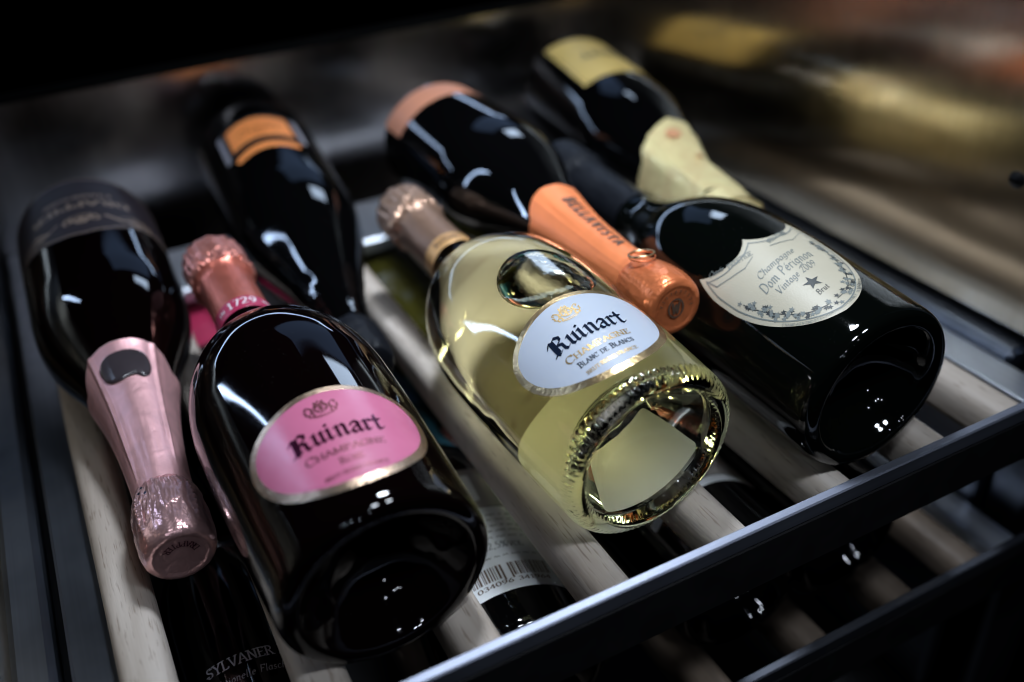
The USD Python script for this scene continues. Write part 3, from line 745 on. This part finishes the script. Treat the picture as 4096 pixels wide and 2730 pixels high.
for m, sd in ((-1, 5), (1, 8)):
    path = [(m * a / 1000, s / 1000) for a, s in ((2.5, 25.2), (9, 27.0), (14.5, 31.5), (19.5, 39), (23.8, 48.5), (26.6, 60), (27, 70))][: 7 if m > 0 else 6]
    g1, g2 = vine(path, sd)
    obj('vine_garland', wrap(g1, dpr, .00034, .002), 'ink', lb)
    obj('vine_garland', wrap(g2, dpr, .00036, .002), 'grey_ink', lb)
letters = [placed_text(ch, .0013, 0, 0) for ch in 'CHAMPAGNE MOET & CHANDON A EPERNAY - FRANCE'.replace('&', 'E').replace('-', '.') if ch != ' ']
arcp = smoothcurve([(-.0240, .0352), (-.0185, .0274), (-.011, .0215), (0, .0190), (.011, .0215), (.0185, .0274)], 200)
cum = np.r_[0, np.cumsum(np.hypot(*np.diff(arcp, axis=0).T))]
small = []
for i, g in enumerate(letters):
    d_ = cum[-1] * (i + .5) / len(letters)
    k = min(int(np.searchsorted(cum, d_)), 198)
    small.append(affinity.translate(affinity.rotate(g, math.degrees(math.atan2(*(arcp[k + 1] - arcp[k])[::-1])), origin=(0, 0)), *arcp[k]))
obj('lettering', wrap(union_all(small), dpr, .00036, .002), 'grey_ink', lb)
# --- the row behind, lying the other way round with their necks towards us
CHN = [(.010, .0433), (.05, .0435), (.106, .0435), (.124, .0424), (.140, .0394), (.155, .0347), (.168, .0298), (.180, .0256), (.193, .0222), (.208, .0192), (.225, .0166), (.245, .0146), (.265, .0134), (.285, .0130), (.306, .0130)]
chn = prof_fn(CHN)
CHO = [(.010, .0443), (.05, .0445), (.126, .0445), (.146, .0432), (.166, .0398), (.186, .0345), (.205, .0285), (.224, .0230), (.242, .0182), (.258, .0153), (.275, .0138), (.306, .0134)]
cho = prof_fn(CHO)


def wide_capsule(t, s0, L, tongue, sleeve, shiny, seed, cage=.270, rcap=.0172, rough=.0011, folds=True, point=0.0, f=None, facet=0.0):
    chn_ = f or chn
    """A long foil from the shoulder over the neck to the cork; its free edge is a tongue in front, cut back at the sides."""
    def edge(P):
        w = np.abs((P + np.pi) % (2 * np.pi) - np.pi)
        e = tongue * np.clip((w / 1.15), 0, 1) ** 2.6
        return e - point * np.clip(1 - w / .8, 0, 1)

    def sh(P, S, R):
        k = np.clip((cage - .012 - S) / (cage - .012 - s0), 0, 1)
        S2 = S + edge(P) * k
        R2 = chn_(S2) + .0006 + (R - chn_(S))
        p = np.stack([np.cos(P) * 3, np.sin(P) * 3, S * 14], -1)
        n = meshkit.fbm(p + 31, 3, seed) - .5
        fold = (np.exp(-((P - .62 - (S - s0) * 1.2) / .05) ** 2) + np.exp(-((P - 5.62 + (S - s0) * 1.4) / .05) ** 2)) * (.0011 if folds else .0003) * np.clip((cage - S) / .03, 0, 1)
        R2 = R2 + facet * (.8 - np.abs(np.sin(P * 2.5 + .9 + 9 * (S - s0))))
        return S2, R2 + n * .0009 + fold
    s = np.linspace(s0, cage, 54)
    obj('foil_sleeve', lathe(np.c_[s, chn_(s)], 160, sh, False), sleeve, t)
    r1 = float(chn_(cage)) + .0006
    p = smoothcurve([(cage - .001, r1), (cage + .0035, r1 + .0016), (cage + .010, rcap - .0006), (cage + .020, rcap), (L - .008, rcap - .0002), (L - .0025, rcap - .0012), (L - .0004, rcap - .0032), (L, rcap - .0050), (L - .0006, rcap - .0062), (L - .0008, .0)], 72)

    def cr(P, S, R):
        p_ = np.stack([np.cos(P) * 7, np.sin(P) * 7, S * 75], -1)
        n = meshkit.fbm(p_ + 50, 3, seed) - .5
        ridge = np.abs(meshkit.fbm(p_ * 1.3 + 90, 2, seed + 9) - .5)
        wire = np.exp(-(((P * 4 / (2 * np.pi)) % 1 - .5) / .045) ** 2) * np.exp(-((S - cage - .018) / .014) ** 2)
        k = np.clip((L - .004 - S) / .01, .12, 1) * np.clip((R - .002) / .006, 0, 1)
        return S, R + rough * k * (1.7 * n - 1.4 * ridge) + .0016 * (rough / .0011) * wire * (.7 + .3 * np.sin(S * 1800))
    return obj('cork_foil', lathe(p, 168, cr), shiny, t)


def ring_text(text, radius, height, y, inward=True, start=90.0, step=20.0):
    """Lettering round the flat end of a cork, at height y along the axis."""
    from shapely import affinity
    gs = []
    for i, ch in enumerate(text):
        g = text_shape(ch, height)
        a = start + step * i
        g = affinity.translate(g, 0, -radius - (0 if inward else height))
        gs.append(affinity.rotate(g, a + 90, origin=(0, 0)))
    m = flat_mesh(union_all(gs), .003)
    v = m.vertices
    m.vertices = np.c_[-v[:, 0], np.full(len(v), y), v[:, 1]]
    if m.face_normals[:, 1].mean() < 0:
        m.invert()
    return m


def body(t, pts, m, n=160):
    return obj('glass_body', lathe(glass_profile(pts), n), m, t, smooth=60)


def chip(x0, x1, s0, s1, bow=0.0, r=.002, n=20):
    """A rectangle in (arc, axis) with bowed ends and rounded corners."""
    a = np.linspace(x0, x1, n)
    mid, hw = (x0 + x1) / 2, (x1 - x0) / 2
    b = bow * (1 - ((a - mid) / hw) ** 2)
    return Polygon(np.vstack([np.c_[a, s0 + b], np.c_[a[::-1], s1 + b[::-1]]])).buffer(-r).buffer(r)


# left: pale pink capsule
ax = bottle_axes(0, (-.0143, -1, -.078), 0)
plum = thing('pink_capsule_bottle', 'dark rosé bottle with plum label upside down and pale pink foil neck, far left', 'bottle', (.0004, .6552, .052), ax)
body(plum, CHN, 'rose_glass')
plab = np.array([(-58, 14), (-40, 7), (-20, 3.5), (0, 2.5), (20, 3.5), (40, 7), (58, 14), (60, 40), (57, 72), (45, 66), (30, 70), (15, 77), (0, 80), (-15, 77), (-30, 70), (-45, 66), (-57, 72), (-60, 40)]) / 1000
pl = Polygon(smoothcurve(np.vstack([plab, plab[:1]])[:, ::1] + np.arange(19)[:, None] * 1e-9, 120) if False else plab).buffer(.004).buffer(-.004)
lb = obj('label', wrap(pl, chn, .00018), 'plum_label', plum)
obj('label_border', wrap(pl.buffer(-.0016).difference(pl.buffer(-.0024)), chn, .0003), 'bronze_print', lb)
obj('lettering', wrap(placed_text('DRAPPIER', .0066, 0, .0375, .0640), chn, .0003), 'bronze_print', lb)
obj('lettering', wrap(placed_text('Champagne', .0040, 0, .0285, .0420), chn, .0003), 'bronze_print', lb)
obj('crest', wrap(crest(0, .0600, .022, .0125), chn, .0003), 'bronze_print', lb)
for m in (-1, 1):
    obj('ornament', wrap(pen([[(m * .014, .058), (m * .024, .064), (m * .030, .060), (m * .040, .062), (m * .050, .0655)], [(m * .020, .062), (m * .030, .055), (m * .044, .058)], [(m * .026, .061), (m * .034, .066)]], .0016, .0006, 35), chn, .0003), 'bronze_print', lb)
wide_capsule(plum, .1740, .3120, .016, 'pink_foil', 'pink_shiny', 5, cage=.272)
pq = smoothcurve([(0, 211.0), (5.5, 211.3), (10.0, 213.6), (12.2, 217.6), (11.4, 222.2), (8.0, 225.2), (3.5, 225.6), (0, 224.9), (-4, 224.4), (-8, 226.0), (-11.2, 224.8), (-12.6, 221.0), (-11.4, 215.6), (-7.0, 212.0), (0, 211.0)], 64) / 1000 - np.array([0, .0270])


def pad(shape, rad, h, eps):
    """A raised, softly rounded plaque."""
    m = wrap(shape, rad, eps, .0011)
    v = m.vertices
    rr = np.hypot(v[:, 0], v[:, 2])
    ph = np.arctan2(v[:, 0], v[:, 2])
    ref = rad(np.array([v[:, 1].mean()]))[0]
    from shapely import points
    d = np.array([shape.exterior.distance(p) for p in points(np.c_[ph * ref, v[:, 1]])])
    k = h * np.sqrt(np.clip(d / .0012, 0, 1))
    m.vertices = np.c_[(rr + k) * np.sin(ph), v[:, 1], (rr + k) * np.cos(ph)]
    return m


obj('oval_plaque', pad(affinity.scale(Polygon(pq).buffer(0), 1.0, 1.3), chn, .0009, .0013), 'dark_plaque', plum, smooth=True)
obj('lettering', ring_text('DRAPPIER', .0088, .0030, .3120, True, 20, 17), 'plum_print', plum)
obj('punched_mark', wrap(union_all([affinity.translate(Polygon([(-.0008, 0), (0, .0009), (.0008, 0), (0, -.0009)]), a, s) for a, s in ((.0075, .2800), (.0092, .2822), (.0064, .2842))]), .0176, .0016, .002), 'navy_print', plum)

# second: orange label and dark neck
ax = bottle_axes(0, (-.065, -1, -.07), .06)
orange = thing('orange_label_bottle', 'black champagne bottle with square orange label, neck hidden behind the rosé bottle', 'bottle', (.1390, .7450, .050), ax)
body(orange, CHO, 'black_glass')
lb = obj('label', wrap(chip(-.030, .030, .040, .088, -.006), cho, .00016), 'black_foil', orange)
obj('label_panel', wrap(chip(-.0235, .0235, .044, .079, -.005, .001), cho, .0003), 'orange_label', lb)
for m in (-1, 1):
    obj('label_edge', wrap(chip(m * .0295 - .0022, m * .0295 + .0022, .042, .086, 0, .0005).intersection(chip(-.05, .05, .03, .1)), cho, .0003), 'silver_print', lb)
obj('crest', wrap(crest(0, .059, .030, .020), cho, .0004), 'orange_print', lb)
obj('lower_label', wrap(chip(-.024, .024, .0905, .0995, -.006, .0035), cho, .00018), 'orange_label', orange)
p_ = np.c_[np.linspace(.224, .272, 40), cho(np.linspace(.224, .272, 40)) + .0005]
obj('foil_sleeve', lathe(p_, 96, crumple(lambda s: .0004 + 0 * s, 44, 4, 60), False), 'black_glass', orange)
p_ = smoothcurve([(.271, .0137), (.277, .0160), (.288, .0172), (.302, .0170), (.309, .0150), (.311, .0)], 50)
obj('cork_foil', lathe(p_, 96, crumple(lambda s: .0009 + 0 * s, 45, 5, 160)), 'black_foil', orange)

# third: the orange capsule with lettering
ax = bottle_axes(0, (-.03, -1, .055), 0)
bella = thing('orange_capsule_bottle', 'black bottle with bright orange lettered foil neck and salmon label, behind the clear one', 'bottle', (.258, .652, .065), ax)
body(bella, CHN, 'black_glass')
obj('label', wrap(chip(-.052, .050, .003, .036, .007, .004), chn, .00016), 'salmon_label', bella)
cap = wide_capsule(bella, .1920, .3240, .010, 'orange_foil', 'orange_shiny', 17, cage=.290, rcap=.0168, rough=.00035, folds=False)
obj('lettering', wrap(affinity.translate(affinity.rotate(text_shape('BELLAVISTA', .0062, .062, weight=.27, track=.42, serif=False), 90, origin=(0, 0)), .0012, .2400), chn, .0012, .002), 'brown_ink', bella)
obj('lettering', wrap(affinity.translate(affinity.rotate(text_shape('No', .0050, .0068, style='low', slant=.4), 90, origin=(0, 0)), -.0020, .2830), chn, .0014, .002), 'brown_ink', bella)


def torus_ring(R, r, center, tilt):
    m = trimesh.creation.torus(R, r, major_sections=56, minor_sections=10)
    m.apply_transform(trimesh.transformations.rotation_matrix(tilt, [1, 0, 0]))
    m.apply_translation(center)
    return m


obj('pull_ring', torus_ring(.0066, .00055, (.0015, .2945, .0186), math.radians(12)), 'ring_gold', bella, smooth=True)
obj('pull_tab', torus_ring(.0066, .0004, (.0015, .2955, .0174), math.radians(4)), 'orange_shiny', bella, smooth=True)
obj('lettering', ring_text('BELLAVISTA', .0098, .0016, .3240, True, 0, 18), 'brown_ink', bella)
mk = union_all([pen([arc(0, 0, .0042, .0050, 0, 360, 24)], .0009, .0006, 30), pen([[(-.002, .003), (-.001, -.003), (0, .002), (.001, -.003), (.002, .003)]], .0012, .0005, 30)])
mm = flat_mesh(mk, .003)
mm.vertices = np.c_[-mm.vertices[:, 0], np.full(len(mm.vertices), .3241), mm.vertices[:, 1]]
if mm.face_normals[:, 1].mean() < 0:
    mm.invert()
obj('emblem', mm, 'brown_ink', bella)

# fourth: gold label, gold foil
ax = bottle_axes(0, (-.20, -1, .01), GOLD_ROLL)
gold = thing('gold_label_bottle', 'black champagne bottle with yellow label and gold foil neck, at the back right', 'bottle', (.418, .722, .055), ax)
body(gold, CHO, 'black_glass')
lb = obj('label', wrap(chip(-.035, .035, .010, .112, .003, .001), cho, .00016), 'yellow_label', gold)
obj('lettering', wrap(placed_text('BRUT', .0120, 0, .055, .038, weight=.22), cho, .0003), 'ink', lb)
obj('label_line', wrap(chip(-.033, .033, .0125, .1095, .003, .001).difference(chip(-.0324, .0324, .0131, .1089, .003, .001)), cho, .0003), 'brown_ink', lb)
obj('lettering', wrap(placed_text('CHAMPAGNE', .0022, 0, .030, .024), cho, .0003), 'brown_ink', lb)
wide_capsule(gold, .2060, .3120, .012, 'gold_foil', 'gold_foil', 29, cage=.290, rcap=.0225, rough=.0009, point=.012, f=lambda s: np.maximum(cho(s) + .0012, .0200), facet=.0032)
for a, s, r in ((.002, .212, .0050), (-.006, .238, .0026)):
    obj('seal', wrap(Polygon([(a + r * math.cos(t), s + r * math.sin(t)) for t in np.linspace(0, 6.283, 25)[:-1]]), lambda s: np.maximum(cho(s), .0215), .0028, .002), 'red_seal', gold)


# ---------------------------------------------------------------- bottles on the lower shelf
def lower(name, label, B, d, pts, glass, roll=0.0):
    t = thing(name, label, 'bottle', B, bottle_axes(0, d, roll))
    body(t, pts, glass, 120)
    return t


def simple_foil(t, f, s0, L, m, r=.0165, seed=1):
    s = np.linspace(s0, L - .04, 30)
    obj('foil_sleeve', lathe(np.c_[s, f(s) + .0005], 80, crumple(lambda x: .0003 + 0 * x, seed, 4, 60), False), m, t)
    p = smoothcurve([(L - .041, float(f(L - .041)) + .0005), (L - .034, r), (L - .012, r), (L - .002, r - .002), (L, 0)], 40)
    obj('cork_foil', lathe(p, 80, crumple(lambda x: .0005 + 0 * x, seed + 1, 5, 160)), m, t)


syl = lower('silver_lettered_bottle', 'black wine bottle on the lower shelf with thin silver lettering, bottom left', (.0050, .262, -.066), (0, 1, 0), CHN, 'black_glass', .02)
obj('lettering', wrap(placed_text('SYLVANER BRUT', .0058, .0085, .0560, .0500), chn, .00025, .002), 'silver_print', syl)
obj('lettering', wrap(placed_text('Traditionelle Flaschengärung', .0042, .0085, .0470, .0560, style='low', slant=.2), chn, .00025, .002), 'silver_print', syl)
simple_foil(syl, chn, .22, .311, 'black_foil', seed=61)

pk = lower('magenta_label_bottle', 'bottle with a plain magenta label on the lower shelf, below the rosé bottle', (.0560, .690, -.066), (0, -1, 0), CHN, 'rose_glass')
obj('label', wrap(chip(-.040, .040, .030, .090, 0, .002), chn, .0002), 'magenta_band', pk)
simple_foil(pk, chn, .22, .311, 'black_foil', seed=63)

bc = lower('barcode_bottle', 'black wine bottle showing its white barcode back label, between the slats', (.1310, .275, -.070), (.105, 1, .02), CHN, 'black_glass', .10)
lb = obj('label', wrap(chip(-.034, .034, .024, .084, .0, .0015), chn, .00016), 'paper_label', bc)
obj('upper_label', wrap(chip(-.034, .034, .0845, .118, 0, .0015), chn, .00016), 'grey_label', bc)
obj('label_panel', wrap(chip(-.020, .004, .090, .112, 0, .0008), chn, .0003), 'paper_label', bc)
r_ = np.random.default_rng(3)
bars, x = [], -.026
while x < .022:
    w_ = r_.choice([.0004, .0007, .0011])
    if not -.0035 < x < -.001:
        bars.append(chip(x, x + w_, .0325 if abs(x + .002) > .003 else .031, .0415, 0, 0, 2))
    x += w_ + r_.choice([.0004, .0007, .001])
obj('barcode', wrap(union_all(bars), chn, .0003, .004), 'brown_ink', lb)
obj('lettering', wrap(placed_text('4 034096 341964', .0026, -.002, .0285, .046), chn, .0003, .002), 'brown_ink', lb)
for s, wd, hh in ((.0775, .040, .0016), (.0735, .050, .0014), (.0690, .046, .0016), (.0650, .052, .0014), (.0605, .050, .0012), (.0470, .048, .0012)):
    words, x = [], -wd / 2          # print too small to read in the photograph
    while x < wd / 2:
        n_ = r_.uniform(.0022, .0062)
        words.append(pen([[(x + .0007 * k, s + (.0005 if k % 2 else -.0004) + r_.normal(0, .00015)) for k in range(int(n_ / .0007) + 1)]], hh * .35, .0003, 60))
        x += n_ + .0016
    obj('small_print', wrap(union_all(words), chn, .0003, .003), 'grey_ink', lb)
obj('lettering', wrap(placed_text('12,5%vol', .0046, .0040, .0525, .0220), chn, .0003, .002), 'grey_ink', lb)
simple_foil(bc, chn, .225, .311, 'blue_foil', seed=67)

gr = lower('olive_bottle', 'olive bottle with teal label on the lower shelf, left of the clear bottle', (.2020, .700, -.064), (-.04, -1, 0), CHN, 'olive_glass', -.3)
obj('label', wrap(chip(-.055, .034, .170, .215, 0, .002), chn, .0002), 'teal_label', gr)
obj('cork_foil', lathe(smoothcurve([(.225, .0192), (.26, .0143), (.274, .0146), (.28, .0165), (.302, .0165), (.309, .0145), (.311, 0)], 50), 80), 'copper_pink_shiny', gr)

rl = lower('grey_label_bottle', 'black bottle with a grey curved label on the lower shelf, below the clear bottle', (.2580, .268, -.066), (0, 1, 0), CHN, 'black_glass')
obj('label', wrap(chip(-.038, .038, .042, .100, .004, .002), chn, .0002), 'grey_label', rl)
obj('label_edge', wrap(chip(-.038, .038, .036, .0415, .004, .001), chn, .0002), 'paper_label', rl)
simple_foil(rl, chn, .22, .311, 'black_foil', seed=71)
r5 = lower('bare_black_bottle', 'plain black bottle on the lower shelf, below the shield-label bottle', (.3300, .270, -.066), (0, 1, 0), CHN, 'black_glass')
simple_foil(r5, chn, .22, .311, 'black_foil', seed=73)
